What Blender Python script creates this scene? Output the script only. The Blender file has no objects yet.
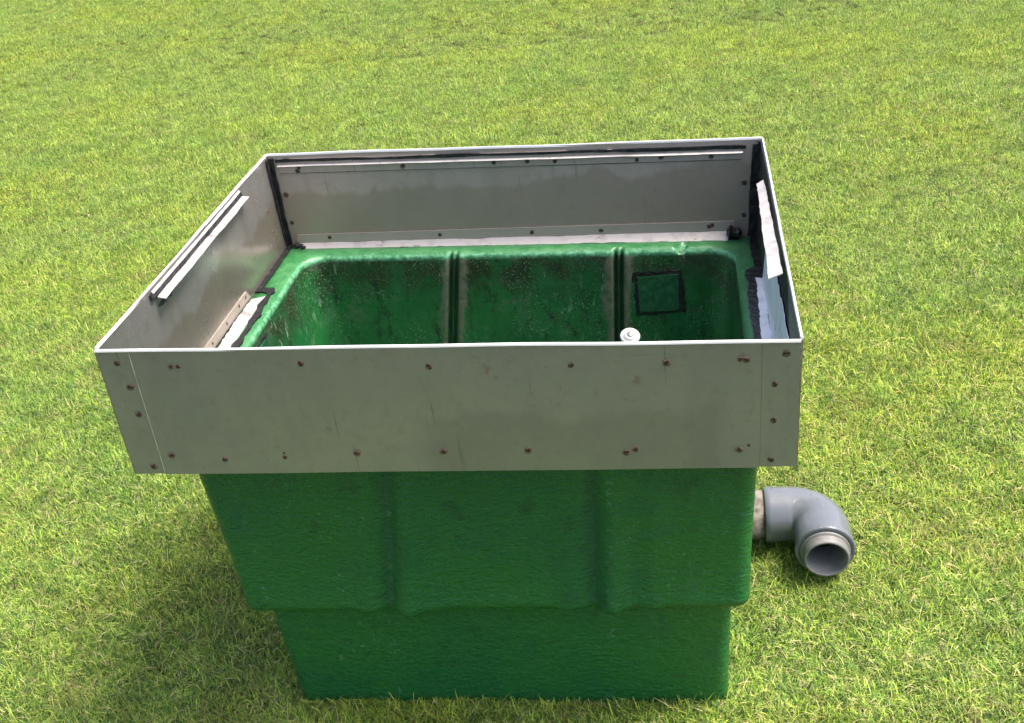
import bpy, bmesh, math, random
import numpy as np
from mathutils import Matrix, Vector

random.seed(4); rng = np.random.default_rng(7)
SC = bpy.context.scene
COL = SC.collection

# ------------------------------------------------------------------ units
# tank space: one unit = width of the steel surround; z = 0 at the level of its front left corner
S = 1.10                       # metres per unit
GZ = 0.865                    # ground lies this far under the corner
AL = math.radians(2.07)        # the steel surround sits a little out of level on the tank
CA, SA = math.cos(AL), math.sin(AL)
CX, CY = 0.487, 0.43           # centre of the tank

def T(x, y, z):                # tank space -> world
    return Vector(((x - CX) * S, (y - CY) * S, (z + GZ) * S))
def F(x, y, z):                # surround space -> world
    return T(x * CA + z * SA, y, -x * SA + z * CA)

# ------------------------------------------------------------------ camera
FPX = 1118.59
yaw, pit, rol = -0.1713671, 0.5226803, -0.1004820
cpos = (0.8386964, -1.3264839, 0.7491740)
fw = Vector((math.sin(yaw) * math.cos(pit), math.cos(yaw) * math.cos(pit), -math.sin(pit)))
rt = Vector((math.cos(yaw), -math.sin(yaw), 0)); up = rt.cross(fw)
rt2 = rt * math.cos(rol) + up * math.sin(rol); up2 = up * math.cos(rol) - rt * math.sin(rol)
def FD(v): return Vector((v.x * CA + v.z * SA, v.y, -v.x * SA + v.z * CA))
r_, u_, f_ = FD(rt2), FD(up2), FD(fw)
cd = bpy.data.cameras.new('camera'); cam = bpy.data.objects.new('camera', cd); COL.objects.link(cam)
m = Matrix(((r_.x, u_.x, -f_.x, 0), (r_.y, u_.y, -f_.y, 0), (r_.z, u_.z, -f_.z, 0), (0, 0, 0, 1)))
m.translation = F(*cpos); cam.matrix_world = m
cd.sensor_fit = 'HORIZONTAL'; cd.sensor_width = 36; cd.lens = FPX / 1024 * 36
cd.clip_start = 0.05; cd.clip_end = 3000
SC.camera = cam

# ------------------------------------------------------------------ light
SUN_AZ, SUN_EL = 8.0, 63.0     # azimuth: degrees from +x towards +y (just behind the tank, from the right)
az, el = math.radians(SUN_AZ), math.radians(SUN_EL)
sd = Vector((math.cos(el) * math.cos(az), math.cos(el) * math.sin(az), math.sin(el)))
W = bpy.data.worlds.new('World'); SC.world = W; W.use_nodes = True
nt = W.node_tree; bg = nt.nodes['Background']
sky = nt.nodes.new('ShaderNodeTexSky'); sky.sky_type = 'NISHITA'; sky.sun_disc = False
sky.sun_elevation = el; sky.sun_rotation = math.radians(90) - az
sky.air_density = 0.8; sky.dust_density = 5.0; sky.ozone_density = 0.4
nt.links.new(sky.outputs[0], bg.inputs[0]); bg.inputs[1].default_value = 0.145
sl = bpy.data.lights.new('sun', 'SUN'); so = bpy.data.objects.new('sun', sl); COL.objects.link(so)
sl.energy = 2.5; sl.angle = math.radians(18.0); sl.color = (1.0, 0.95, 0.86)
so.rotation_euler = sd.to_track_quat('Z', 'Y').to_euler()
so.location = (3, 1, 6)
SC.view_settings.view_transform = 'Standard'; SC.view_settings.look = 'None'
SC.view_settings.exposure = 1.35; SC.view_settings.gamma = 1.0; SC.view_settings.use_curve_mapping = False

# ------------------------------------------------------------------ node helper
class NB:
    def __init__(s, name):
        s.m = bpy.data.materials.new(name); s.m.use_nodes = True
        s.t = s.m.node_tree; s.t.nodes.clear()
        s.out = s.n('ShaderNodeOutputMaterial')
    def n(s, typ, **kw):
        nd = s.t.nodes.new(typ)
        for k, v in kw.items():
            setattr(nd, k, v)
        return nd
    def put(s, sock, v):
        if v is None: return
        if isinstance(v, bpy.types.NodeSocket): s.t.links.new(v, sock)
        elif isinstance(v, (tuple, list)) and len(v) == 3 and sock.type == 'RGBA': sock.default_value = (*v, 1)
        else: sock.default_value = v
    def co(s, kind='Object', scale=(1, 1, 1), rot=(0, 0, 0), loc=(0, 0, 0)):
        tc = s.n('ShaderNodeTexCoord'); mp = s.n('ShaderNodeMapping')
        s.t.links.new(tc.outputs[kind], mp.inputs[0])
        mp.inputs['Scale'].default_value = scale; mp.inputs['Rotation'].default_value = rot; mp.inputs['Location'].default_value = loc
        return mp.outputs[0]
    def noise(s, vec, scale, detail=4, rough=.55, dist=0.0):
        nd = s.n('ShaderNodeTexNoise'); s.put(nd.inputs['Vector'], vec)
        nd.inputs['Scale'].default_value = scale; nd.inputs['Detail'].default_value = detail
        nd.inputs['Roughness'].default_value = rough; nd.inputs['Distortion'].default_value = dist
        return nd.outputs[0]
    def ramp(s, fac, a, b, va=0.0, vb=1.0, smooth=True):
        nd = s.n('ShaderNodeMapRange', interpolation_type='SMOOTHSTEP' if smooth else 'LINEAR')
        s.put(nd.inputs[0], fac)
        for i, v in ((1, a), (2, b), (3, va), (4, vb)): nd.inputs[i].default_value = v
        return nd.outputs[0]
    def math(s, op, a, b=None, c=None):
        nd = s.n('ShaderNodeMath', operation=op); s.put(nd.inputs[0], a); s.put(nd.inputs[1], b)
        if c is not None: s.put(nd.inputs[2], c)
        return nd.outputs[0]
    def mix(s, fac, a, b, blend='MIX'):
        nd = s.n('ShaderNodeMix', data_type='RGBA', blend_type=blend)
        s.put(nd.inputs[0], fac); s.put(nd.inputs[6], a); s.put(nd.inputs[7], b)
        return nd.outputs[2]
    def bump(s, h, strength, dist, normal=None):
        nd = s.n('ShaderNodeBump'); s.put(nd.inputs['Height'], h)
        nd.inputs['Strength'].default_value = strength; nd.inputs['Distance'].default_value = dist
        if normal is not None: s.put(nd.inputs['Normal'], normal)
        return nd.outputs[0]
    def xyz(s, vec):
        nd = s.n('ShaderNodeSeparateXYZ'); s.put(nd.inputs[0], vec); return nd.outputs
    def bsdf(s, col, rough=.5, metal=0.0, normal=None, spec=.5, coat=0.0):
        p = s.n('ShaderNodeBsdfPrincipled')
        s.put(p.inputs['Base Color'], col); s.put(p.inputs['Roughness'], rough); s.put(p.inputs['Metallic'], metal)
        s.put(p.inputs['Normal'], normal); s.put(p.inputs['Specular IOR Level'], spec); s.put(p.inputs['Coat Weight'], coat)
        s.t.links.new(p.outputs[0], s.out.inputs[0]); return s.m

MAT = {}
def scratch(b, vec, scale, width, keep_scale, lo, hi):
    n1 = b.noise(vec, scale, 1.0, .4, .3)
    line = b.ramp(b.math('ABSOLUTE', b.math('SUBTRACT', n1, .5)), 0, width, 1, 0)
    keep = b.ramp(b.noise(vec, keep_scale, 2), lo, hi)
    return b.math('MULTIPLY', line, keep)

# weathered stainless sheet, front (with a dried dirt stain at the lower right)
def steel(name, base, rough, stain=False, metal=.82):
    b = NB(name); v = b.co()
    big = b.noise(v, 3.2, 5, .6); fine = b.noise(b.co(scale=(1, 1, 14)), 16, 3); mot = b.noise(v, 42, 4, .65)
    c = b.mix(b.ramp(big, .35, .7), base, tuple(x * .84 for x in base))
    c = b.mix(b.ramp(b.noise(b.co(scale=(1, 1, .5)), 11, 5, .72), .42, .68, 0, .30), c, tuple(x * .70 for x in base))
    c = b.mix(b.ramp(mot, .50, .78, 0, .40), c, (base[0] * .62, base[1] * .6, base[2] * .52))
    r = b.ramp(big, .3, .75, rough - .05, rough + .09)
    if stain:
        x, y, z = b.xyz(v)
        wob = b.math('MULTIPLY', b.math('SUBTRACT', b.noise(b.co(scale=(1, 0, .2)), 3.4, 4, .55), .5), .26)
        top = b.math('ADD', wob, .80)
        inz = b.ramp(b.math('SUBTRACT', top, z), -.010, .012)
        edge = b.math('ADD', b.math('MULTIPLY', b.math('SUBTRACT', b.noise(v, 7, 4), .5), .16), -.03)
        inx = b.math('MULTIPLY', b.ramp(b.math('SUBTRACT', x, edge), -.02, .03), b.ramp(x, .43, .455, 1, 0))
        st = b.math('MULTIPLY', b.math('MULTIPLY', inz, inx), .32)
        c = b.mix(st, c, (base[0] * .55, base[1] * .55, base[2] * .54))
        drip = b.ramp(b.noise(b.co(scale=(1, 1, .1)), 26, 3), .56, .75, 0, .16)
        c = b.mix(drip, c, (.3, .29, .25))
    s1 = b.ramp(b.noise(b.co(scale=(1, 1, .035), rot=(0, .06, 0)), 75, 2), .70, .735, 0, .45)
    s2 = b.ramp(b.noise(b.co(scale=(.04, .04, 1), rot=(0, .5, .2), loc=(2, 2, 2)), 85, 2), .72, .75, 0, .35)
    s3 = b.ramp(b.noise(b.co(scale=(1, 1, .05), rot=(0, -.5, 0), loc=(5, 2, 2)), 85, 2), .73, .76, 0, .4)
    dark = b.math('MULTIPLY', b.math('MAXIMUM', b.math('MAXIMUM', s1, s2), s3), b.ramp(b.noise(v, 5, 3), .40, .58))
    c = b.mix(dark, c, (.13, .12, .10))
    if not stain:
        x, y, z = b.xyz(v)
        lev = b.math('ADD', z, b.math('MULTIPLY', b.math('SUBTRACT', b.noise(b.co(scale=(1, 1, .3)), 6, 5, .6), .5), .16))
        c = b.mix(b.ramp(lev, .858, .840, 0, .6), c, (.30, .25, .19))
        c = b.mix(b.ramp(b.noise(b.co(scale=(1, 1, .12)), 17, 4), .52, .72, 0, .35), c, (.31, .285, .24))
    spk = b.ramp(b.noise(v, 210, 1), .755, .79, 0, .55)
    c = b.mix(spk, c, (.10, .08, .06))
    rust = b.math('MULTIPLY', b.ramp(b.noise(b.co(loc=(9, 2, 4)), 14, 4), .68, .76, 0, .5), b.ramp(mot, .45, .6))
    c = b.mix(rust, c, (.22, .13, .07))
    n = b.bump(fine, .12, .002); n = b.bump(big, .25, .012, n)
    return b.bsdf(c, r, metal, n)
MAT['steel_front'] = steel('steel_front', (.345, .352, .325), .40, True, .68)
MAT['steel_pale'] = steel('steel_pale_band', (.52, .485, .465), .5, False, .3)
MAT['steel'] = steel('steel_sheet', (.49, .47, .45), .25, False, .78)
MAT['steel_back'] = steel('steel_sheet_browned', (.47, .40, .35), .36, False, .42)

b = NB('aluminium_strip'); v = b.co()
c = b.mix(b.ramp(b.noise(v, 30, 5), .5, .75, 0, .6), (.74, .72, .71), (.48, .46, .45))
c = b.mix(b.ramp(b.noise(v, 11, 5, .7), .58, .68, 0, .6), c, (.20, .19, .18))
MAT['alu'] = b.bsdf(c, .42, .15, b.bump(b.noise(v, 25, 3), .3, .004))
for nm_, c1_, c2_ in (('alu_dull', (.38, .355, .345), (.25, .23, .22)), ('alu_pale', (.86, .86, .87), (.66, .66, .68))):
    b = NB('metal_strip_' + nm_); v = b.co()
    c = b.mix(b.ramp(b.noise(v, 30, 5), .48, .72, 0, .7), c1_, c2_)
    c = b.mix(b.ramp(b.noise(v, 19, 5, .7), .60, .68, 0, .6), c, tuple(x * .3 for x in c2_))
    MAT[nm_] = b.bsdf(c, .42, .1, b.bump(b.noise(v, 25, 3), .3, .004))
b = NB('black_sealant'); v = b.co()
MAT['seal'] = b.bsdf(b.mix(b.ramp(b.noise(v, 60, 4), .5, .75), (.010, .010, .012), (.035, .034, .036)), .38, 0, b.bump(b.noise(v, 55, 3), .8, .006))
b = NB('rusty_screw'); v = b.co()
MAT['rust'] = b.bsdf(b.mix(b.ramp(b.noise(v, 180, 3), .4, .62), (.035, .018, .010), (.13, .085, .055)), .75, .2, b.bump(b.noise(v, 300, 3), .5, .002))
b = NB('rust_bleed'); v = b.co()
MAT['bleed'] = b.bsdf(b.mix(b.noise(v, 120, 3), (.17, .125, .085), (.25, .205, .15)), .7, .35)
b = NB('bright_edge')
MAT['edge'] = b.bsdf((.80, .79, .75), .38, .35)

# green gelcoat, outside
b = NB('green_gelcoat'); v = b.co()
big = b.noise(v, 4.5, 5, .6)
brush = b.noise(b.co(scale=(1, 1, 1.9), rot=(0, .10, 0)), 46, 5, .68, .5)
peel = b.noise(b.co(scale=(1, 1, 2.0)), 75, 3, .6)
G1, G2, G3 = (.007, .108, .028), (.011, .124, .023), (.005, .096, .035)
c = b.mix(b.ramp(big, .36, .62), G1, G2)
c = b.mix(b.ramp(b.noise(b.co(scale=(1, 1, 2)), 9, 4), .55, .75, 0, .7), c, G3)
c = b.mix(b.ramp(brush, .56, .78, 0, .12), c, (.03, .15, .065))
px, py, pz = b.xyz(v)
scuffm = b.ramp(b.noise(v, 5.0, 3), .5, .68)
spk = b.math('MULTIPLY', b.ramp(b.noise(b.co(scale=(1, 1, .55)), 150, 2), .65, .71, 0, .38), scuffm)
c = b.mix(spk, c, (.22, .36, .25))
smear = b.ramp(b.noise(b.co(scale=(1.6, 1, .8), loc=(4, 4, 8)), 6.5, 5, .7), .60, .76, 0, .5)
for x_, k_ in ((-.423, .05), (-.155, .16), (.245, .07)):     # worn specks along old mould lines
    dl = b.math('ABSOLUTE', b.math('SUBTRACT', px, b.math('MULTIPLY_ADD', b.math('SUBTRACT', pz, .5), k_, x_)))
    ln = b.math('MULTIPLY', b.ramp(dl, .002, .010, 1, 0), b.ramp(b.noise(v, 130, 3, .7), .56, .64, 0, .55))
    c = b.mix(b.math('MULTIPLY', ln, b.ramp(b.noise(b.co(scale=(.2, .2, 1)), 12, 2), .45, .55)), c, (.20, .34, .24))
for x_, k_ in ((-.158, .159), (.216, .067)):          # shade of the two creases tinted into the gelcoat (upper part only)
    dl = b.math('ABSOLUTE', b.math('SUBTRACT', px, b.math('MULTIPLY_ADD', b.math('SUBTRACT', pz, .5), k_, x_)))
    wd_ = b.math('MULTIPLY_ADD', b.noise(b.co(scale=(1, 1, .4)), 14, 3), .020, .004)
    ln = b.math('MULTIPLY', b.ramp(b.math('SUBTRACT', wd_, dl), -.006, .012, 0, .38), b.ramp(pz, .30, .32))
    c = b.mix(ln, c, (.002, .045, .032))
c = b.mix(smear, c, (.035, .125, .070))
blot = b.ramp(b.noise(b.co(loc=(7, 3, 2)), 19, 4, .65), .60, .68, 0, .45)
c = b.mix(blot, c, (.004, .050, .020))
n = b.bump(brush, .75, .006); n = b.bump(peel, .9, .004, n); n = b.bump(big, .35, .02, n)
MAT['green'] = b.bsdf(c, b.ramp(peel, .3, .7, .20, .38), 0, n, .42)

# green gelcoat, inside: algae, mud and scratches
b = NB('green_gelcoat_inside'); v = b.co()
px, py, pz = b.xyz(v)
c = b.mix(b.ramp(b.noise(v, 5, 5), .35, .65), (.009, .096, .028), (.014, .125, .030))
rel = b.math('SUBTRACT', b.math('MULTIPLY_ADD', px, .0445, pz), .7038)         # height relative to the (slightly tilted) rim
band = b.ramp(b.math('ADD', rel, b.math('MULTIPLY', b.noise(v, 9, 4), .11)), -.09, .01)     # waterline band below the lip
top = b.ramp(rel, -.018, -.008)
alg = b.math('MULTIPLY', b.math('MULTIPLY', band, b.ramp(top, 0, 1, 1, 0)), b.ramp(b.noise(v, 16, 5, .7), .36, .62, .2, .92))
c = b.mix(alg, c, (.020, .022, .009))
mud = b.ramp(b.noise(b.co(scale=(1, 1, .5)), 38, 5, .8), .51, .66, 0, .85)
c = b.mix(b.math('MULTIPLY', mud, b.ramp(top, 0, 1, 1, .12)), c, (.012, .028, .014))
spk = b.math('MULTIPLY', b.ramp(b.noise(v, 240, 3, .7), .58, .66, 0, .75), b.ramp(b.noise(v, 8, 3), .36, .6))
c = b.mix(spk, c, (.25, .38, .27))
nick = b.ramp(b.noise(b.co(scale=(1, 1, .22), rot=(0, .5, 0)), 95, 2), .63, .67, 0, .6)
c = b.mix(b.math('MULTIPLY', nick, b.ramp(b.noise(v, 6, 3), .48, .62)), c, (.20, .34, .22))
inside = b.ramp(top, 0, 1, 1, 0)
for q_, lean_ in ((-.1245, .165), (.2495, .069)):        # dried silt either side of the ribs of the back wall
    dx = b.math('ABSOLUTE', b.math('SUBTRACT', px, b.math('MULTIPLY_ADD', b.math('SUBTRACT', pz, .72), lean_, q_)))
    wide = b.math('MULTIPLY_ADD', b.noise(b.co(scale=(1, 1, .6)), 18, 4), .050, .010)
    near = b.ramp(b.math('SUBTRACT', wide, dx), 0, .012)
    near = b.math('MULTIPLY', b.math('MULTIPLY', near, b.ramp(dx, .008, .014)), b.ramp(b.noise(v, 55, 5, .75), .32, .56, .15, .9))
    c = b.mix(b.math('MULTIPLY', near, inside), c, (.135, .135, .095))
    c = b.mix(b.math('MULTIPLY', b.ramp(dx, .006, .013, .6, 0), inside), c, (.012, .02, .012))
gr_ = b.math('MULTIPLY', b.ramp(b.noise(v, 10, 5, .7), .55, .68), b.ramp(b.noise(v, 70, 4, .7), .42, .62, .1, .7))
c = b.mix(b.math('MULTIPLY', gr_, inside), c, (.075, .12, .075))
pale = b.math('MULTIPLY', top, b.ramp(b.noise(v, 40, 4), .35, .7, .25, .8))
c = b.mix(pale, c, (.045, .180, .062))  # flange top paler: its sunlit gloss is put into the green
worn_or_glint = b.math('MULTIPLY', b.math('MULTIPLY', b.ramp(rel, -.019, -.010), b.ramp(rel, -.006, -.001, 1, 0)), b.ramp(b.noise(v, 75, 4, .7), .38, .62, .15, .9))
c = b.mix(worn_or_glint, c, (.14, .40, .22))  # highlight along the lip painted in, broken up like wear
n = b.bump(b.noise(v, 45, 4), .35, .004)
MAT['green_in'] = b.bsdf(c, b.ramp(b.noise(v, 20, 4), .35, .7, .30, .55), 0, n, .5)
b = NB('green_gelcoat_patch'); v = b.co()
c = b.mix(b.ramp(b.noise(v, 70, 5, .7), .42, .68), (.006, .062, .022), (.018, .105, .042))
MAT['green_patch'] = b.bsdf(c, .45, 0, b.bump(b.noise(v, 60, 4), .4, .003))
b = NB('dried_silt'); v = b.co()
MAT['silt'] = b.bsdf(b.mix(b.ramp(b.noise(v, 80, 5, .75), .38, .62), (.30, .29, .25), (.62, .61, .55)), .85, 0, b.bump(b.noise(v, 90, 4), .7, .003))

# pipe
b = NB('grey_pvc'); v = b.co()
c = b.mix(b.ramp(b.noise(v, 14, 4), .4, .7), (.115, .125, .145), (.140, .152, .172))
c = b.mix(b.ramp(b.noise(v, 130, 2), .68, .73, 0, .7), c, (.05, .055, .06))
c = b.mix(b.ramp(b.noise(b.co(scale=(3, 1, 1)), 22, 4), .62, .75, 0, .3), c, (.22, .225, .22))
MAT['pvc'] = b.bsdf(c, b.ramp(b.noise(v, 20, 3), .3, .7, .06, .16), 0, b.bump(b.noise(v, 60, 2), .05, .002), .5)
b = NB('grey_pvc_thread'); v = b.co()
MAT['thread'] = b.bsdf(b.mix(b.ramp(b.noise(v, 30, 4), .4, .7), (.15, .147, .142), (.20, .195, .185)), .5, 0)
b = NB('worn_pipe'); v = b.co()
c = b.mix(b.ramp(b.noise(v, 30, 5, .7), .40, .66), (.20, .175, .145), (.06, .05, .04))
c = b.mix(b.ramp(b.noise(v, 60, 4), .6, .7, 0, .8), c, (.03, .028, .022))
MAT['worn_or_glint'] = b.bsdf(c, .7, 0, b.bump(b.noise(v, 70, 4), .5, .003))
b = NB('white_plastic')
MAT['white'] = b.bsdf(b.mix(b.ramp(b.noise(b.co(), 60, 4), .5, .75), (.52, .52, .51), (.36, .36, .34)), .4)
b = NB('screw_steel')
MAT['bolt'] = b.bsdf((.20, .20, .20), .4, .7)

# lawn
b = NB('lawn_soil'); v = b.co(kind='Object')
c = b.mix(b.ramp(b.noise(v, 26, 5, .7), .35, .65), (.022, .026, .010), (.075, .068, .030))
c = b.mix(b.ramp(b.noise(v, 60, 3), .4, .65, 0, .55), c, (.05, .08, .018))
MAT['soil'] = b.bsdf(c, .95, 0, b.bump(b.noise(v, 90, 4), .8, .02), .1)

b = NB('grass_blades')
at = b.n('ShaderNodeAttribute', attribute_name='tint', attribute_type='GEOMETRY')
geo = b.n('ShaderNodeNewGeometry'); pos = geo.outputs['Position']
def wnoise(scale, detail, off, dist=0.0):
    mp = b.n('ShaderNodeMapping'); b.put(mp.inputs[0], pos); mp.inputs['Location'].default_value = off
    mp.inputs['Scale'].default_value = (1, 1, 0)
    return b.noise(mp.outputs[0], scale, detail, .6, dist)
c = at.outputs['Color']
yel = b.ramp(wnoise(.95, 4, (3, 7, 0), .3), .42, .66, 0, .85)
c = b.mix(yel, c, b.mix(1.0, c, (1.16, 1.07, .82), 'MULTIPLY'))
drk = b.ramp(wnoise(2.3, 4, (8, 1, 0), .4), .50, .70, 0, .40)
c = b.mix(drk, c, b.mix(1.0, c, (.55, .74, .72), 'MULTIPLY'))
dry = b.math('MULTIPLY', b.ramp(wnoise(4.2, 4, (5, 9, 0), .5), .56, .70), b.ramp(wnoise(22, 3, (2, 2, 0)), .42, .6, 0, .42))
c = b.mix(dry, c, (.36, .29, .13))
fine = b.ramp(wnoise(9, 3, (1, 2, 0)), .3, .7, .84, 1.18)
c = b.mix(1.0, c, fine, 'MULTIPLY')
d = b.n('ShaderNodeBsdfPrincipled'); b.put(d.inputs['Base Color'], c); d.inputs['Roughness'].default_value = .5
d.inputs['Specular IOR Level'].default_value = .28
tr = b.n('ShaderNodeBsdfTranslucent'); b.put(tr.inputs[0], b.mix(1.0, c, (1.15, 1.1, .6), 'MULTIPLY'))
ms = b.n('ShaderNodeMixShader'); ms.inputs[0].default_value = .28
b.t.links.new(d.outputs[0], ms.inputs[1]); b.t.links.new(tr.outputs[0], ms.inputs[2]); b.t.links.new(ms.outputs[0], b.out.inputs[0])
MAT['grass'] = b.m

# ------------------------------------------------------------------ mesh helpers
def link(name, verts, faces, mats, parent=None, smooth=False, slots=None, loc=None):
    me = bpy.data.meshes.new(name)
    me.from_pydata([tuple(v) for v in verts], [], faces)
    for mt in (mats if isinstance(mats, list) else [mats]): me.materials.append(MAT[mt])
    if slots is not None: me.polygons.foreach_set('material_index', slots)
    if smooth: me.polygons.foreach_set('use_smooth', [True] * len(me.polygons))
    bm = bmesh.new(); bm.from_mesh(me); bmesh.ops.recalc_face_normals(bm, faces=bm.faces); bm.to_mesh(me); bm.free()
    me.update()
    o = bpy.data.objects.new(name, me); COL.objects.link(o)
    if parent is not None: o.parent = parent
    if loc is not None: o.location = loc
    return o

def slab(pts, depth, map_fn):
    """pts: outline in a 2-D plane (u, v); map_fn(u, v, w) -> world, w is height off the plane. Returns verts, faces of an extruded patch."""
    n = len(pts)
    vs = [map_fn(u, v, 0) for u, v in pts] + [map_fn(u, v, depth) for u, v in pts]
    fs = [tuple(range(n, 2 * n)), tuple(reversed(range(n)))] + [(i, (i + 1) % n, n + (i + 1) % n, n + i) for i in range(n)]
    return vs, fs

def merge(parts):
    vs, fs = [], []
    for v, f in parts:
        k = len(vs); vs += list(v); fs += [tuple(i + k for i in t) for t in f]
    return vs, fs

def jag(pts, step, amp):
    """subdivide a closed outline and jitter it (torn, hand-smeared edge)"""
    out = []
    n = len(pts)
    for i in range(n):
        a, c = Vector(pts[i]), Vector(pts[(i + 1) % n]); L = (c - a).length; k = max(1, int(L / step))
        nrm = Vector((-(c - a).y, (c - a).x)) / max(L, 1e-6); w = 0
        for j in range(k):
            w = .6 * w + random.uniform(-1, 1) * amp
            p = a + (c - a) * j / k + (nrm * w if 0 < j else Vector((0, 0)))
            out.append((p.x, p.y))
    return out

def bead(path, wid, hgt, wob=.25, step=.006):
    """a half-round bead of sealant along 3-D points (tank/surround space already mapped to world); wid in units"""
    P = []
    for i in range(len(path) - 1):
        a, c = path[i], path[i + 1]; k = max(2, int((c - a).length / (step * S)))
        for j in range(k): P.append(a + (c - a) * j / k)
    P.append(path[-1]); vs, fs = [], []; K = 9; ww = 1.0
    for i, p in enumerate(P):
        t = (P[min(i + 1, len(P) - 1)] - P[max(i - 1, 0)]).normalized()
        a = t.orthogonal().normalized(); c = t.cross(a)
        ww = 1 + .75 * (ww - 1) + random.uniform(-wob, wob) * .5; r = wid * S * .5 * max(.4, ww)
        e = .35 if i in (0, len(P) - 1) else 1
        for k in range(K):
            q = 2 * math.pi * k / K
            vs.append(p + (a * math.cos(q) + c * math.sin(q)) * r * e)
    for i in range(len(P) - 1):
        for k in range(K):
            fs.append((i * K + k, i * K + (k + 1) % K, (i + 1) * K + (k + 1) % K, (i + 1) * K + k))
    fs += [tuple(range(K)), tuple(range((len(P) - 1) * K, len(P) * K))]
    return vs, fs

# ------------------------------------------------------------------ lawn: ground sheet and blades
g = 600
vs = [(-g, -g, 0), (g, -g, 0), (g, g, 0), (-g, g, 0)]
gr = link('ground', vs, [(0, 1, 2, 3)], 'soil'); gr['kind'] = 'structure'; gr['label'] = 'soil and thatch under the mown lawn'

def tuft(seed, nb):
    r = np.random.default_rng(seed); V, Fc, Cc = [], [], []
    for i in range(nb):
        rad = .055 * math.sqrt(r.random()); th = r.random() * 6.283
        bx, by = rad * math.cos(th), rad * math.sin(th)
        L = r.uniform(.012, .034) * (1.35 if r.random() < .15 else 1); w = r.uniform(.00045, .00100)
        a = r.random() * 6.283; lean = r.beta(1.5, 1.2) * 1.7 + .2
        dirv = np.array([math.cos(a), math.sin(a), 0]); side = np.array([-math.sin(a), math.cos(a), 0])
        tw = r.uniform(-.9, .9); k = r.random()
        if k < .16: col = np.array([.54, .47, .24]) * r.uniform(.5, 1.2)        # dry straw
        elif k < .42: col = np.array([.375, .480, .080]) * r.uniform(.6, 1.4)     # yellow green
        elif k < .76: col = np.array([.175, .305, .052]) * r.uniform(.5, 1.35)
        else: col = np.array([.050, .115, .030]) * r.uniform(.7, 1.2)
        straw = k < .16
        p = np.array([bx, by, 0.0]); ang = lean * (.9 if straw else .45)
        if straw and r.random() < .6: p[2] = r.uniform(0, .012); ang = r.uniform(1.2, 1.55)
        b0 = len(V); segs = 3
        for s in range(segs + 1):
            ww = w * (1, .95, .7, .12)[s]; sv = side * math.cos(tw * s / 3) + np.array([0, 0, 1]) * math.sin(tw * s / 3) * .6
            V += [p - sv * ww, p + sv * ww]; Cc += [(*(col * (1 + .06 * s)), 1)] * 2
            st = L / segs; p = p + (dirv * math.sin(ang) + np.array([0, 0, 1]) * math.cos(ang)) * st
            ang = min(ang + lean * .38, 2.0)
            if p[2] < .001: p[2] = .001
        for s in range(segs):
            q = b0 + 2 * s; Fc.append((q, q + 1, q + 3, q + 2))
    me = bpy.data.meshes.new('grass_tuft'); me.from_pydata([tuple(x) for x in V], [], Fc)
    ca = me.color_attributes.new('tint', 'FLOAT_COLOR', 'POINT'); ca.data.foreach_set('color', np.array(Cc, np.float32).ravel())
    me.materials.append(MAT['grass']); me.update()
    return bpy.data.objects.new('grass_tuft', me)

tufts = [tuft(100 + i, 270) for i in range(8)]
# positions: dense near, wider farther out; none under the tank
P = []
def fill(x0, x1, y0, y1, sp, hole=None):
    nx, ny = int((x1 - x0) / sp), int((y1 - y0) / sp)
    X, Y = np.meshgrid(np.arange(nx), np.arange(ny)); X = X.ravel() * sp + x0; Y = Y.ravel() * sp + y0
    X = X + rng.uniform(-.5, .5, X.shape) * sp; Y = Y + rng.uniform(-.5, .5, Y.shape) * sp
    keep = np.ones(X.shape, bool)
    for (a, b_, c_, d_) in (hole or []): keep &= ~((X > a) & (X < b_) & (Y > c_) & (Y < d_))
    P.append(np.stack([X[keep], Y[keep], np.zeros(keep.sum())], 1))
bl, br = T(.1, .15, 0), T(.87, .73, 0)
hole_tank = (bl.x, br.x, bl.y, br.y)
pl_, pr_ = T(.93, .43, 0), T(1.15, .62, 0)
hole_pipe = (T(1.055, 0, 0).x, T(1.133, 0, 0).x, T(0, .485, 0).y, T(0, .62, 0).y)
fill(-2.6, 2.6, -1.6, 2.2, .042, [hole_tank, hole_pipe])
fill(-2.6, 2.6, 2.2, 5.0, .050)
fill(-5.2, -2.6, -1.6, 5.0, .055); fill(2.6, 5.2, -1.6, 5.0, .055)
fill(-8, 8, 5.0, 12.0, .070)
# longer blades left standing along the foot of the tank and round the pipe
edge = []
for (a, c) in (((.078, .128), (.890, .128)), ((.890, .128), (.890, .74)), ((.078, .74), (.078, .128)), ((1.02, .52), (1.055, .52)), ((1.00, .645), (1.15, .645)), ((1.06, .434), (1.13, .434))):
    n_ = int(math.hypot(c[0] - a[0], c[1] - a[1]) * S / .020)
    for i in range(n_):
        t = (i + rng.random()) / n_; p = T(a[0] + (c[0] - a[0]) * t, a[1] + (c[1] - a[1]) * t, 0)
        edge.append((p.x + rng.uniform(-.03, .03), p.y - rng.uniform(0, .05), 0))
NB_ = sum(len(p) for p in P); P.append(np.array(edge)); P = np.concatenate(P)
big = np.ones(len(P), np.float32); big[NB_:] = rng.uniform(1.0, 1.35, len(P) - NB_)
big[:NB_] *= (1 + .13 * np.sin(P[:NB_, 0] * 5.1 + 1.3 * np.sin(P[:NB_, 1] * 3.7)) * np.sin(P[:NB_, 1] * 4.3 + np.sin(P[:NB_, 0] * 6.1))).astype(np.float32)
me = bpy.data.meshes.new('grass'); me.vertices.add(len(P)); me.vertices.foreach_set('co', P.astype(np.float32).ravel()); me.update()
me.attributes.new('tall', 'FLOAT', 'POINT').data.foreach_set('value', big)
me.materials.append(MAT['grass'])
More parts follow.
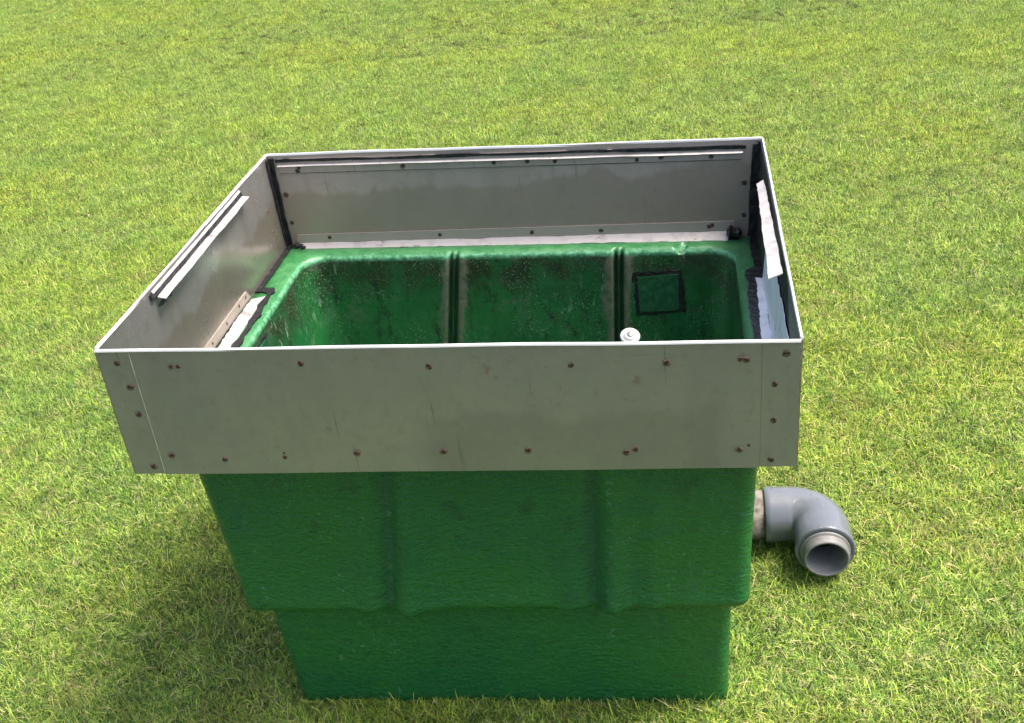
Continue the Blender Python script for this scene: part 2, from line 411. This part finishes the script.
go = bpy.data.objects.new('grass', me); COL.objects.link(go)
go['kind'] = 'stuff'; go['label'] = 'short mown green and yellow lawn grass around the tank'
ng = bpy.data.node_groups.new('lawn', 'GeometryNodeTree')
ng.interface.new_socket('Geometry', in_out='INPUT', socket_type='NodeSocketGeometry')
ng.interface.new_socket('Geometry', in_out='OUTPUT', socket_type='NodeSocketGeometry')
N = ng.nodes; Lk = ng.links
gi, goo = N.new('NodeGroupInput'), N.new('NodeGroupOutput')
iop = N.new('GeometryNodeInstanceOnPoints'); jn = N.new('GeometryNodeJoinGeometry')
for t in tufts:
    oi = N.new('GeometryNodeObjectInfo'); oi.inputs['Object'].default_value = t; oi.inputs['As Instance'].default_value = True
    Lk.new(oi.outputs['Geometry'], jn.inputs[0])
Lk.new(gi.outputs[0], iop.inputs['Points']); Lk.new(jn.outputs[0], iop.inputs['Instance'])
iop.inputs['Pick Instance'].default_value = True
ri = N.new('FunctionNodeRandomValue'); ri.data_type = 'INT'; ri.inputs['Min'].default_value = 0; ri.inputs['Max'].default_value = len(tufts) - 1
ri.inputs['Seed'].default_value = 3
Lk.new([o for o in ri.outputs if o.type == 'INT'][0], iop.inputs['Instance Index'])
rr = N.new('FunctionNodeRandomValue'); rr.data_type = 'FLOAT_VECTOR'; rr.inputs['Seed'].default_value = 11
rr.inputs[0].default_value = (-.10, -.10, 0); rr.inputs[1].default_value = (.10, .10, 6.283)
er = N.new('FunctionNodeEulerToRotation'); Lk.new(rr.outputs[0], er.inputs[0]); Lk.new(er.outputs[0], iop.inputs['Rotation'])
rs = N.new('FunctionNodeRandomValue'); rs.data_type = 'FLOAT'; rs.inputs['Seed'].default_value = 23
sck = [i for i in rs.inputs if i.type == 'VALUE']; sck[0].default_value = .75; sck[1].default_value = 1.22
na = N.new('GeometryNodeInputNamedAttribute'); na.data_type = 'FLOAT'; na.inputs['Name'].default_value = 'tall'
mu = N.new('ShaderNodeMath'); mu.operation = 'MULTIPLY'
Lk.new([o for o in rs.outputs if o.type == 'VALUE'][0], mu.inputs[0]); Lk.new(na.outputs[0], mu.inputs[1])
Lk.new(mu.outputs[0], iop.inputs['Scale'])
Lk.new(iop.outputs[0], goo.inputs[0])
go.modifiers.new('lawn', 'NODES').node_group = ng

# ------------------------------------------------------------------ the tank
ROOT = bpy.data.objects.new('water_tank', None); COL.objects.link(ROOT); ROOT.location = (0, 0, 0); ROOT.empty_display_size = .2
ROOT['label'] = 'green fibreglass tank with a screwed grey metal surround and grey outlet elbow on the lawn'
ROOT['category'] = 'tank'

NFR, NSD, NCR = 300, 70, 10
def perimeter(xl, xr, yf, yb, r):
    """anticlockwise from the front left; returns points, wall ids (0 front, 1 right, 2 back, 3 left, -1 corner)"""
    pts, ids = [], []
    def line(a, c, n, w):
        for i in range(n): t = i / n; pts.append((a[0] + (c[0] - a[0]) * t, a[1] + (c[1] - a[1]) * t)); ids.append(w)
    def arc(cx, cy, a0):
        for i in range(NCR): t = a0 + math.pi / 2 * i / NCR; pts.append((cx + r * math.cos(t), cy + r * math.sin(t))); ids.append(-1)
    line((xl + r, yf), (xr - r, yf), NFR, 0); arc(xr - r, yf + r, -math.pi / 2)
    line((xr, yf + r), (xr, yb - r), NSD, 1); arc(xr - r, yb - r, 0)
    line((xr - r, yb), (xl + r, yb), NFR, 2); arc(xl + r, yb - r, math.pi / 2)
    line((xl, yb - r), (xl, yf + r), NSD, 3); arc(xl + r, yf + r, math.pi)
    return pts, ids

def rim_z(x, y=.8): return -.2035 - .0445 * x + .014 * x * (1 - y / .81)
LIPZ = -.5945
def ridge_c(z):                     # the two pressed ribs lean out a little towards the lip
    t = (z + .28) / (LIPZ + .28)
    return .362 - .050 * t, .709 - .021 * t, max(.70, min(1.0, .74 + .24 * t))
def g_(x, c, s): return math.exp(-((x - c) / s) ** 2)
def prof_out(x, z):
    a, c, k = ridge_c(z)
    return k * (.008 * g_(x, a - .034, .022) + .017 * g_(x, a + .038, .027) + .004 * g_(x, a + .085, .018) - .007 * g_(x, a + .004, .014)
                + .005 * g_(x, c - .060, .024) + .015 * g_(x, c + .015, .020) + .004 * g_(x, c + .080, .022) - .006 * g_(x, c - .017, .012))
def prof_in(x, z):
    a, c, k = ridge_c(z)
    return sum(.015 * g_(x, q - .0062, .0042) + .015 * g_(x, q + .0062, .0042) - .004 * g_(x, q, .028) for q in (a, c))

rings = []                         # (z function, box, radius, ridge kind, strength)
FL = (-.0035, .9915, .0035, .8075)
def lerp(a, c, t): return tuple(p + (q - p) * t for p, q in zip(a, c))
TOPB, LIPB = (.036, .948, .077, .784), (.0475, .928, .092, .772)
LOWT, LOWB = (.0755, .900, .117, .748), (.0790, .8876, .131, .738)
def ins(bx, d): return (bx[0] + d, bx[1] - d, bx[2] + d, bx[3] - d)
def insf(bx, d): e = max(d, -.001); return (bx[0] + e, bx[1] - e, bx[2] + d, bx[3] - d)
out = []
out.append((lambda x, y: rim_z(x, y), FL, .008, 0, 0)); out.append((lambda x, y: rim_z(x, y) - .008, FL, .008, 0, 0))
out.append((lambda x, y: rim_z(x, y) - .009, ins(TOPB, -.012), .045, 0, 0))
out.append((lambda x, y: rim_z(x, y) - .012, ins(TOPB, -.003), .028, 1, .3))
nl = 22
for i in range(nl + 1):
    t = i / nl; zt = LIPZ + .026; fl_ = .0045 * max(0, (t - .72) / .28) ** 2
    out.append((lambda x, y, t=t, zt=zt: (rim_z(x, y) - .02) * (1 - t) + zt * t, insf(lerp(TOPB, LIPB, t), -fl_), .026, 1, min(1, .4 + 2 * t) + .2 * max(0, (t - .75) / .25)))
for dz, d, s in ((.020, -.0054, 1.2), (.013, -.0040, 1.2), (.007, -.0008, 1.2), (.003, .0033, 1.2), (.0005, .009, 1.1), (-.001, .016, .8), (-.0005, .023, .3)):
    out.append((lambda x, y, dz=dz: LIPZ + dz - (.002 * 0), insf(LIPB, d), .026, 1, s))
out.append((lambda x, y: LIPZ - .002, ins(LOWT, -.004), .03, 0, 0))
for i in range(13):
    t = i / 12; out.append((lambda x, y, t=t: (LIPZ - .008) * (1 - t) + (-GZ + .012) * t, lerp(LOWT, LOWB, t), .024, 0, 0))
out.append((lambda x, y: -GZ + .004, ins(LOWB, .003), .03, 0, 0)); out.append((lambda x, y: -GZ + .001, ins(LOWB, .011), .03, 0, 0))
inn = []
LIPIN = (.034, .957, .062, .772); INW = (.050, .943, .082, .757)
inn.append((lambda x, y: rim_z(x, y), FL, .008, 0, 0)); inn.append((lambda x, y: rim_z(x, y) + .0005, ins(LIPIN, -.012), .05, 0, 0))
for i in range(8):
    q = math.pi / 2 * i / 7
    bx = lerp(LIPIN, INW, math.sin(q)); dz = .012 * (1 - math.cos(q))
    inn.append((lambda x, y, dz=dz: rim_z(x, y) + .001 - dz, bx, .052, 2, .12 * i))
for i in range(1, 21):
    t = i / 20; inn.append((lambda x, y, t=t: (rim_z(x, y) - .018) * (1 - t) + (LIPZ + .01) * t, lerp(INW, (LIPB[0] + .01, LIPB[1] - .01, LIPB[2] + .022, LIPB[3] - .028), t), .052, 2, 1))
inn.append((lambda x, y: LIPZ + .006, ins(LOWT, .012), .04, 0, 0))
inn.append((lambda x, y: -GZ + .03, ins(LOWB, .012), .04, 0, 0)); inn.append((lambda x, y: -GZ + .02, ins(LOWB, .03), .04, 0, 0))

verts, faces, slots = [], [], []
def build(ringlist, slot, flip):
    base = len(verts); n = 0
    for zf, bx, r, kind, stg in ringlist:
        pts, ids = perimeter(*bx, r); n = len(pts)
        for (x, y), w in zip(pts, ids):
            z = zf(x, y)
            if kind and w in (0, 2):
                d = (prof_out(x, z) if kind == 1 else prof_in(x, z) if w == 2 else 0) * stg
                y += -d if w == 0 else d
            if kind == 2 and w == 2:       # small overflow notch in the rear lip
                z -= .018 * math.exp(-((x - .8365) / .0095) ** 4) * max(0, 1 - stg * .9)
            verts.append(T(x, y, z))
    for i in range(len(ringlist) - 1):
        for k in range(n):
            a, c = base + i * n + k, base + i * n + (k + 1) % n
            faces.append((a, c, c + n, a + n)); slots.append(slot)
    last = base + (len(ringlist) - 1) * n
    faces.append(tuple(range(last, last + n))); slots.append(slot)
build(out, 0, False); build(inn, 1, True)
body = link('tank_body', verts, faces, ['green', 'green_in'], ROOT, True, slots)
bm = bmesh.new(); bm.from_mesh(body.data); bmesh.ops.remove_doubles(bm, verts=bm.verts, dist=1e-5); bmesh.ops.recalc_face_normals(bm, faces=bm.faces); bm.to_mesh(body.data); bm.free()

# patches let into the inside walls (square, ringed with black sealant)
def map_back(u, v, w): return T(u, .7575 - .013 * max(0, (-.257 - v) / .3235) - w, v)
def map_left(u, v, w): return T(.0500 + w + .0075 * max(0, (-.225 - v) / .3455), u, v)
x0, x1, z0, z1 = .746, .829, -.376, -.297
ps = [(x0, z0), (x1 - .001, z0), (x1, z1), (x0, z1)]
pt = link('hatch_cover', *slab(jag(ps, .012, .0006), .004, map_back), 'green_patch', body)
rg = jag([(x0 - .010, z0 - .009), (x1 + .012, z0 - .008), (x1 + .008, z1 + .008), (x0 - .009, z1 + .009)], .006, .0026)
link('sealant_ring', *slab(rg, .0025, map_back), 'seal', body)
ps = [(.285, -.335), (.452, -.335), (.452, -.2365), (.285, -.2365)]
link('hatch_cover', *slab(jag(ps, .012, .0006), .005, map_left), 'green_patch', body)
rg = jag([(.275, -.345), (.461, -.345), (.462, -.229), (.275, -.229)], .01, .0015)
link('sealant_ring', *slab(rg, .0025, map_left), 'seal', body)
# ------------------------------------------------------------------ steel surround
def sheet(name, c4, nrm, thick, mat, nu=40, nv=12, wob=.0008, seed=0, hem=False):
    """c4: top-left, top-right, bottom-right, bottom-left in surround space; nrm: direction the thickness grows"""
    r = np.random.default_rng(seed); ph = r.uniform(0, 6.28, 6)
    tl, tr_, brr, bll = (np.array(p, float) for p in c4); nn = np.array(nrm, float)
    vs, fs = [], []
    for side in (0, 1):
        for j in range(nv + 1):
            for i in range(nu + 1):
                u, v = i / nu, j / nv
                p = (tl * (1 - u) + tr_ * u) * (1 - v) + (bll * (1 - u) + brr * u) * v
                w = wob * (math.sin(5.1 * u + ph[0]) * math.cos(2.3 * v + ph[1]) + .6 * math.sin(11.7 * u + ph[2] + 2 * v) + .35 * math.sin(23 * u + ph[3]))
                p = p + nn * (w + side * thick)
                vs.append(F(*p))
    M = (nu + 1) * (nv + 1); ix = lambda s, i, j: s * M + j * (nu + 1) + i
    for j in range(nv):
        for i in range(nu):
            fs.append((ix(0, i, j), ix(0, i + 1, j), ix(0, i + 1, j + 1), ix(0, i, j + 1)))
            fs.append((ix(1, i, j), ix(1, i, j + 1), ix(1, i + 1, j + 1), ix(1, i + 1, j)))
    for i in range(nu):
        fs.append((ix(0, i, 0), ix(1, i, 0), ix(1, i + 1, 0), ix(0, i + 1, 0))); fs.append((ix(0, i, nv), ix(0, i + 1, nv), ix(1, i + 1, nv), ix(1, i, nv)))
    for j in range(nv):
        fs.append((ix(0, 0, j), ix(0, 0, j + 1), ix(1, 0, j + 1), ix(1, 0, j))); fs.append((ix(0, nu, j), ix(1, nu, j), ix(1, nu, j + 1), ix(0, nu, j + 1)))
    return link(name, vs, fs, mat, ROOT)

FLt, FRt, BRt, BLt = (-.003, 0, .001), (.999, 0, -.001), (1.004, .811, -.006), (-.003, .811, .004)
FLb, FRb, BRb, BLb = (.001, 0, -.219), (1.0, 0, -.205), (.997, .811, -.222), (.006, .811, -.216)
def lp(a, c, t): return tuple(p + (q - p) * t for p, q in zip(a, c))
def off(p, d): return tuple(q + e for q, e in zip(p, d))
# front: one wide sheet lapped over the corner flaps of the side sheets
fp = sheet('front_panel', (off(lp(FLt, FRt, .0525), (0, -.0022, 0)), off(lp(FLt, FRt, .9495), (0, -.0022, 0)), off(lp(FLb, FRb, .9495), (0, -.0022, 0)), off(lp(FLb, FRb, .0505), (0, -.0022, 0))), (0, 1, 0), .0046, 'steel_front', 70, 12, .0006, 1)
fl1 = sheet('corner_flap', (FLt, lp(FLt, FRt, .0515), lp(FLb, FRb, .0500), FLb), (0, 1, 0), .0030, 'steel_front', 6, 12, .0002, 2)
fl2 = sheet('corner_flap', (lp(FLt, FRt, .9500), FRt, FRb, lp(FLb, FRb, .9500)), (0, 1, 0), .0030, 'steel_front', 6, 12, .0002, 3)
link('seam_filler', *bead([F(*off(lp(lp(FLt, FRt, .0512), lp(FLb, FRb, .0495), t), (0, -.0012, 0))) for t in (0.01, .25, .5, .75, .99)], .0010, 0, .9), 'edge', fl1)
lpn = sheet('left_panel', (off(FLt, (0, .0035, 0)), BLt, BLb, off(FLb, (0, .0035, -.002))), (-1, 0, 0), .0036, 'steel', 50, 12, .0012, 4)
rpn = sheet('right_panel', (off(FRt, (0, .0035, 0)), BRt, BRb, off(FRb, (0, .0035, -.010))), (1, 0, 0), .0036, 'steel', 50, 12, .0007, 5)
bpn = sheet('back_panel', (off(BLt, (-.003, .0005, 0)), off(BRt, (.003, .0005, 0)), off(BRb, (.003, .0005, 0)), off(BLb, (-.003, .0005, 0))), (0, 1, 0), .0036, 'steel_back', 60, 12, .0007, 6)

def mB(u, v, w): return F(u, .8105 - w, v)             # inner face of the back sheet
def mL(u, v, w): return F(-.002 + .008 * (-v / .21) * (u / .811) + w, u, v)      # inner face of the left sheet
def mR(u, v, w): return F(1.002 - .004 * (-v / .21) - w, u, v)
def mF(u, v, w): return F(u, -.0022 - w, v)            # outer face of the front sheet
def mFf(u, v, w): return F(u, 0 - w, v)
def mTop(u, v, w):                                     # top of the tank's flange
    q = F(u, v, 0); x = u * CA - .0075
    return T(x, v, rim_z(x, v) + .0008 + w)
def box2(u0, u1, v0, v1): return [(u0, v0), (u1, v0), (u1, v1), (u0, v1)]

# folded bands on the back and left sheets
link('folded_band', *slab([(.020, -.005), (.965, -.018), (.966, -.0455), (.020, -.0365)], .0018, mB), 'steel_back', bpn)
link('folded_band', *slab([(.031, -.176), (.952, -.1765), (.962, -.203), (.026, -.199)], .0026, mB), 'steel_pale', bpn)
def quad(name, pts, th, mat, parent, n=30, jit=0.0):
    """strip between two rails: pts = (a0, a1, b0, b1) in surround space; thin solid"""
    a0, a1, b0, b1 = (Vector(p) for p in pts); nr = (a1 - a0).cross(b0 - a0).normalized() * th
    vs, fs = [], []; w0 = w1 = 0
    for i in range(n + 1):
        t = i / n; w0 = .6 * w0 + random.uniform(-1, 1) * jit; w1 = .6 * w1 + random.uniform(-1, 1) * jit
        a, c = a0.lerp(a1, t), b0.lerp(b1, t); d = (c - a).normalized()
        a = a - d * w0; c = c + d * w1
        for p in (a, c, c + nr, a + nr): vs.append(F(*p))
    for i in range(n):
        k = i * 4
        for e in range(4): fs.append((k + e, k + (e + 1) % 4, k + 4 + (e + 1) % 4, k + 4 + e))
    fs += [(0, 1, 2, 3), (n * 4, n * 4 + 1, n * 4 + 2, n * 4 + 3)]
    return link(name, vs, fs, mat, parent)
# bright angle strips
quad('metal_strip', ((.018, .8085, -.0170), (.968, .8085, -.0280), (.018, .8035, -.0200), (.968, .8035, -.0310)), .0014, 'alu_dull', bpn, 40, .0006)
quad('metal_strip', ((.034, .8075, -.1955), (.945, .8075, -.198), (.034, .792, -.206), (.940, .790, -.2095)), .0016, 'alu_dull', bpn, 60, .0012)
quad('metal_strip', ((.0008, .196, -.0014), (.0005, .625, .0008), (.0042, .196, -.0050), (.0040, .625, -.0028)), .0012, 'alu_dull', lpn, 30, .0003)
quad('metal_strip', ((.004, .205, -.0155), (.003, .630, -.0140), (.0185, .205, -.0185), (.0130, .640, -.0190)), .0016, 'alu_dull', lpn, 30, .0006)
quad('metal_strip', ((.009, .065, -.198), (.009, .548, -.197), (.034, .060, -.2030), (.031, .572, -.2030)), .0016, 'alu_dull', lpn, 60, .0022)
link('folded_band', *slab([(.06, -.177), (.545, -.178), (.560, -.198), (.06, -.199)], .0022, mL), 'steel_pale', lpn)
quad('metal_strip', ((.9950, .225, -.0125), (.9955, .625, -.0185), (.9735, .218, -.0175), (.9825, .620, -.0250)), .0016, 'alu_dull', rpn, 40, .0008)
quad('metal_strip', ((.9975, .045, -.1950), (.9975, .598, -.2040), (.9720, .045, -.1955), (.9835, .602, -.2043)), .0012, 'alu_pale', rpn, 60, .0014)
quad('metal_strip', ((.9972, .045, -.072), (.9968, .520, -.068), (.9955, .045, -.1935), (.9955, .590, -.2025)), .0012, 'alu_pale', rpn, 60, .0040)

# black sealant, plus a dark film standing in for shade on the right sheet
def seal(name, parts, parent): return link(name, *merge(parts), 'seal', parent, False)
seal('dark_seam_line', [slab(jag([(.020, -.0362), (.966, -.0452), (.966, -.0466), (.020, -.0376)], .02, .0003), .0012, mB)], bpn)  # thin dark line along the lower edge of the folded band
seal('sealant', [slab(jag([(.014, -.012), (.975, -.0235), (.973, -.0170), (.200, -.0085), (.016, -.0055)], .02, .0011), .0035, mB)], bpn)
seal('sealant', [slab(jag([(.028, -.2045), (.30, -.2065), (.60, -.208), (.962, -.2095), (.962, -.2135), (.5, -.2125), (.028, -.2085)], .012, .001), .020, mB),
                 bead([F(.022, .803, -.198), F(.040, .800, -.199), F(.045, .793, -.204)], .017, 0, .5),
                 bead([F(.938, .801, -.196), F(.968, .797, -.199)], .024, 0, .6)], bpn)
seal('sealant', [slab(jag(box2(.805 - .010, .811, -.204, -.004), .012, .0016), .003, mL),
                 slab(jag([(.003, -.004), (.0115, -.004), (.0150, -.204), (.004, -.204)], .014, .0015), .003, mB)], lpn)
seal('sealant', [slab(jag([(.190, -.0055), (.630, -.0040), (.632, -.0135), (.188, -.0150)], .02, .0008), .0045, mL),
                 slab(jag([(.212, -.034), (.290, -.030), (.290, -.034), (.228, -.041)], .008, .0025), .0010, mL)], lpn)
seal('sealant', [slab(jag([(.004, .585), (.016, .585), (.018, .806), (.004, .806)], .014, .0012), .004, mTop),
                 slab(jag([(.030, .060), (.049, .060), (.050, .30), (.046, .50), (.046, .585), (.040, .603), (.018, .604), (.016, .588), (.032, .580)], .013, .0040), .0035, mTop)], lpn)
seal('sealant', [slab(jag(box2(.797, .811, -.21, -.006), .012, .002), .004, mR),
                 slab(jag([(.987, -.016), (1.0, -.016), (.996, -.21), (.980, -.21), (.9815, -.15)], .014, .0015), .003, mB)], rpn)
seal('sealant', [slab(jag([(.960, .040), (.990, .040), (.990, .60), (.998, .61), (.998, .805), (.985, .805), (.983, .655), (.966, .640), (.968, .60), (.966, .40), (.962, .20)], .012, .0022), .0022, mTop),
                 slab(jag(box2(.02, .80, -.205, -.006), .014, .002), .0012, mR),  # film over the right wall: its shade and dark reflection painted black
                 bead([F(.9950, .05, -.1945), F(.9950, .30, -.1985), F(.9950, .595, -.2035)], .0022, 0, .9)], rpn)

# bright worn top edges of the sheets are the cut metal itself; a rolled lip runs along the front
def lip(name, a, c, w, h, parent, n=60, seed=0):
    r = np.random.default_rng(seed); ph = r.uniform(0, 6.28, 3); vs, fs = [], []
    for i in range(n + 1):
        t = i / n; p = lp(a, c, t); e = .0006 * math.sin(9 * t + ph[0]) + .0004 * math.sin(23 * t + ph[1])
        for dy, dz in w:
            vs.append(F(p[0] + (dy if h else 0), p[1] + (0 if h else dy), p[2] + dz + e))
    K = len(w)
    for i in range(n):
        for k in range(K): fs.append((i * K + k, i * K + (k + 1) % K, (i + 1) * K + (k + 1) % K, (i + 1) * K + k))
    fs += [tuple(range(K)), tuple(range(n * K, n * K + K))]
    return link(name, vs, fs, 'edge', parent)
lip('rolled_edge', lp(FLt, FRt, .0), lp(FLt, FRt, 1.0), [(-.0028, -.0006), (-.0022, .0018), (.0022, .0020), (.0034, .0008), (.0034, -.0014), (.0026, -.0016)], 0, fp, 80, 1)
lip('rolled_edge', off(FLt, (0, .006, 0)), BLt, [(-.0042, -.002), (-.0030, .0018), (-.0004, .0018), (.0006, -.002)], 1, lpn, 50, 2)
lip('rolled_edge', off(FRt, (0, .006, 0)), BRt, [(-.0006, -.002), (.0004, .0018), (.0030, .0018), (.0042, -.002)], 1, rpn, 50, 3)
lip('rolled_edge', BLt, BRt, [(-.0002, -.002), (.0006, .0018), (.0034, .0018), (.0046, -.002)], 0, bpn, 60, 4)

# screws: rusty pan heads with a thin washer of rust around them
def screw_mesh(bleed):
    vs, fs, sl = [], [], []
    K = 14
    prof = [(.0064, .0, 1), (.0061, .0004, 1), (.0046, .0005, 0), (.0044, .0011, 0), (.0034, .0016, 0), (.0022, .0017, 0), (.0018, .0010, 0)]
    for r, h, s in prof:
        r = r * S if not (s == 1 and not bleed) else .0047 * S
        for k in range(K):
            q = 2 * math.pi * k / K; jj = 1 + (random.uniform(-.18, .18) if s == 1 else random.uniform(-.05, .05)); vs.append((r * jj * math.cos(q), r * jj * math.sin(q), h * S))
    for i in range(len(prof) - 1):
        for k in range(K): fs.append((i * K + k, i * K + (k + 1) % K, (i + 1) * K + (k + 1) % K, (i + 1) * K + k)); sl.append(1 if prof[i + 1][2] == 1 or i == 1 else 0)
    fs.append(tuple(range((len(prof) - 1) * K, len(prof) * K))); sl.append(0)
    # slot
    o = link('screw', vs, fs, ['rust', 'bleed'], None, False, sl); return o
protos = [screw_mesh(i % 3 != 0) for i in range(6)]
used = [False] * 6
def screw(u, v, mp, parent, lift=0.0, scale=1.0):
    k = random.randrange(6)
    o = protos[k] if not used[k] else protos[k].copy()
    if used[k]: COL.objects.link(o)
    used[k] = True
    p0, p1 = mp(u, v, lift), mp(u, v, lift + .01)
    zz = (p1 - p0).normalized(); q = zz.to_track_quat('Z', 'Y').to_matrix() @ Matrix.Rotation(random.uniform(0, 6.28), 3, 'Z')
    mm = q.to_4x4() @ Matrix.Diagonal((scale * random.uniform(.85, 1.12), scale, scale, 1)); mm.translation = p0 - zz * .0004
    o.parent = parent; o.matrix_local = mm
    return o
for u, v in ((.025, -.020), (.035, -.061), (.035, -.109), (.034, -.205)): screw(u, v, mFf, fl1)
for u, v in ((.981, -.020), (.967, -.068), (.967, -.127), (.965, -.193)): screw(u, v, mFf, fl2)
for u, v, s in ((.1085, -.025, .8), (.1195, -.025, .8), (.305, -.023, 1), (.491, -.031, 1), (.070, -.182, .9), (.154, -.190, 1), (.250, -.186, .8), (.250, -.178, .5), (.363, -.179, .9), (.495, -.176, 1), (.620, -.174, 1),
                (.762, -.178, 1.05), (.775, -.173, .9), (.921, -.174, 1), (.934, -.167, .5), (.822, -.030, 1), (.691, -.032, .9), (.921, -.026, .8), (.928, -.027, .9)): screw(u, v, mF, fp, .0007, s)
for u, v, l in ((.063, -.024, .0018), (.059, -.0325, .0018), (.023, -.085, 0), (.0245, -.148, 0), (.102, -.184, .0022), (.343, -.186, .0022), (.284, -.031, .0018), (.473, -.031, .0018), (.541, -.032, .0018), (.597, -.034, .0018),
                (.761, -.038, .0018), (.809, -.034, .0018), (.907, -.037, .0018), (.972, -.096, 0), (.972, -.165, 0), (.539, -.187, .0022), (.683, -.188, .0022), (.903, -.187, .0022), (.909, -.184, .0022)): screw(u, v, mB, bpn, l)
for u, v in ((.215, -.036), (.240, -.041), (.262, -.041), (.300, -.043), (.746, -.094), (.749, -.142)): screw(u, v, mL, lpn, 0, .75)
for u, v in ((.536, -.186), (.498, -.186), (.430, -.187), (.355, -.187), (.270, -.187)): screw(u, v, mL, lpn, .0022, .75)

# ------------------------------------------------------------------ outlet pipe
def tube(path, rads, K=40, cap0=True, cap1=True):
    vs, fs = [], []
    n = len(path)
    for i, p in enumerate(path):
        t = None
        a = path[max(i - 1, 0)]; c = path[min(i + 1, n - 1)]
        t = (c - a)
        if t.length < 1e-7: t = dirs[-1]
        t = t.normalized(); side = t.cross(Vector((0, 0, 1))).normalized(); upv = side.cross(t)
        for k in range(K):
            q = 2 * math.pi * k / K; vs.append(p + (side * math.cos(q) + upv * math.sin(q)) * rads[i])
    for i in range(n - 1):
        for k in range(K): fs.append((i * K + k, i * K + (k + 1) % K, (i + 1) * K + (k + 1) % K, (i + 1) * K + k))
    if cap0: fs.append(tuple(range(K)))
    if cap1: fs.append(tuple(range((n - 1) * K, n * K)))
    return vs, fs
RZ = .0575                                   # socket radius
pz = -.7845
A = Vector((.983, .583, pz))                 # socket mouth near the tank (tank space)
ELX, ELY = 1.094, .462                       # outlet centre
def ring(axis_o, axis_d, prof, K=44):
    """surface of revolution: prof = [(distance along the axis, radius)]"""
    d = axis_d.normalized(); a = Vector((0, 0, 1)); c = d.cross(a).normalized(); a = c.cross(d)
    vs, fs = [], []
    for s, r in prof:
        for k in range(K):
            q = 2 * math.pi * k / K; p = axis_o + d * s + (c * math.cos(q) + a * math.sin(q)) * r
            vs.append(T(*p))
    for i in range(len(prof) - 1):
        for k in range(K): fs.append((i * K + k, i * K + (k + 1) % K, (i + 1) * K + (k + 1) % K, (i + 1) * K + k))
    return vs, fs
dX = Vector((1, 0, 0))
stub = link('pipe_stub', *ring(Vector((.86, A.y, pz)), dX, [(0, .040), (0, .0515), (.128, .0515), (.128, .046), (0, .046)]), 'worn_or_glint', ROOT, True)
# elbow: straight socket, mitred-round 90 degree sweep, second socket
cen = []
Rb = .0592
cx_, cy_ = ELX - Rb, A.y - Rb
cen.append((Vector((A.x, A.y, pz)), dX))
cen.append((Vector((A.x + .002, A.y, pz)), dX)); cen.append((Vector((A.x + .012, A.y, pz)), dX))
for i in range(17):
    q = math.pi / 2 * i / 16
    cen.append((Vector((cx_ + Rb * math.sin(q), cy_ + Rb * math.cos(q), pz)), Vector((math.cos(q), -math.sin(q), 0))))
yend = ELY
cen.append((Vector((ELX, yend + .014, pz)), Vector((0, -1, 0)))); cen.append((Vector((ELX, yend + .002, pz)), Vector((0, -1, 0)))); cen.append((Vector((ELX, yend, pz)), Vector((0, -1, 0))))
K = 48; vs, fs = [], []
rad = [RZ - .0012, RZ + .0012, RZ + .0010] + [RZ - .0008] * (len(cen) - 6) + [RZ + .0008, RZ + .0014, RZ - .0006]
def addring(p, d, r):
    c = d.cross(Vector((0, 0, 1))).normalized()
    for k in range(K):
        q = 2 * math.pi * k / K; vs.append(T(*(p + (c * math.cos(q) + Vector((0, 0, 1)) * math.sin(q)) * r)))
for (p, d), r in zip(cen, rad): addring(p, d, r)
for (p, d) in reversed(cen): addring(p, d, RZ - .009)
M = len(vs) // K
for i in range(M):
    j = (i + 1) % M
    for k in range(K): fs.append((i * K + k, i * K + (k + 1) % K, j * K + (k + 1) % K, j * K + k))
elbow = link('pipe_elbow', vs, fs, 'pvc', ROOT, True)
# threaded collar that stands out of the second socket
prof = [(-.060, .0400), (-.060, .0440)]
prof += [(-.010, .0440), (-.008, .0490), (.0030, .0490), (.0045, .0470)]
s = .0045
for i in range(3):
    prof += [(s + .0008, .0418), (s + .0028, .0420), (s + .0036, .0458), (s + .0050, .0458)]; s += .0058
prof += [(s + .001, .0436), (s + .0045, .0430), (s + .0045, .0395), (-.060, .0395)]
link('threaded_collar', *ring(Vector((ELX, yend, pz)), Vector((0, -1, 0)), prof), 'thread', elbow, True)

# ------------------------------------------------------------------ white capped standpipe inside the tank
kx, ky, kz = .735, .56, -.327
sp = link('standpipe', *ring(Vector((kx, ky, -GZ + .015)), Vector((0, 0, 1)), [(0, .012), (kz + GZ - .035, .012)]), 'white', ROOT, True)
kd = Vector((.12, -.42, .9))
kc = Vector((kx, ky, kz))
cap = link('pipe_cap', *ring(kc, kd, [(-.022, .0005), (-.022, .013), (-.010, .0145), (-.006, .0190), (-.001, .0192), (.001, .0180), (.0012, .0125), (.004, .0115), (.0050, .0095), (.0052, .0002)]), 'white', sp, True)
link('cap_screw', *ring(kc + kd.normalized() * .0052, kd, [(0, .0062), (.0010, .0060), (.0016, .0040), (.0017, .0002)]), 'bolt', sp, True)
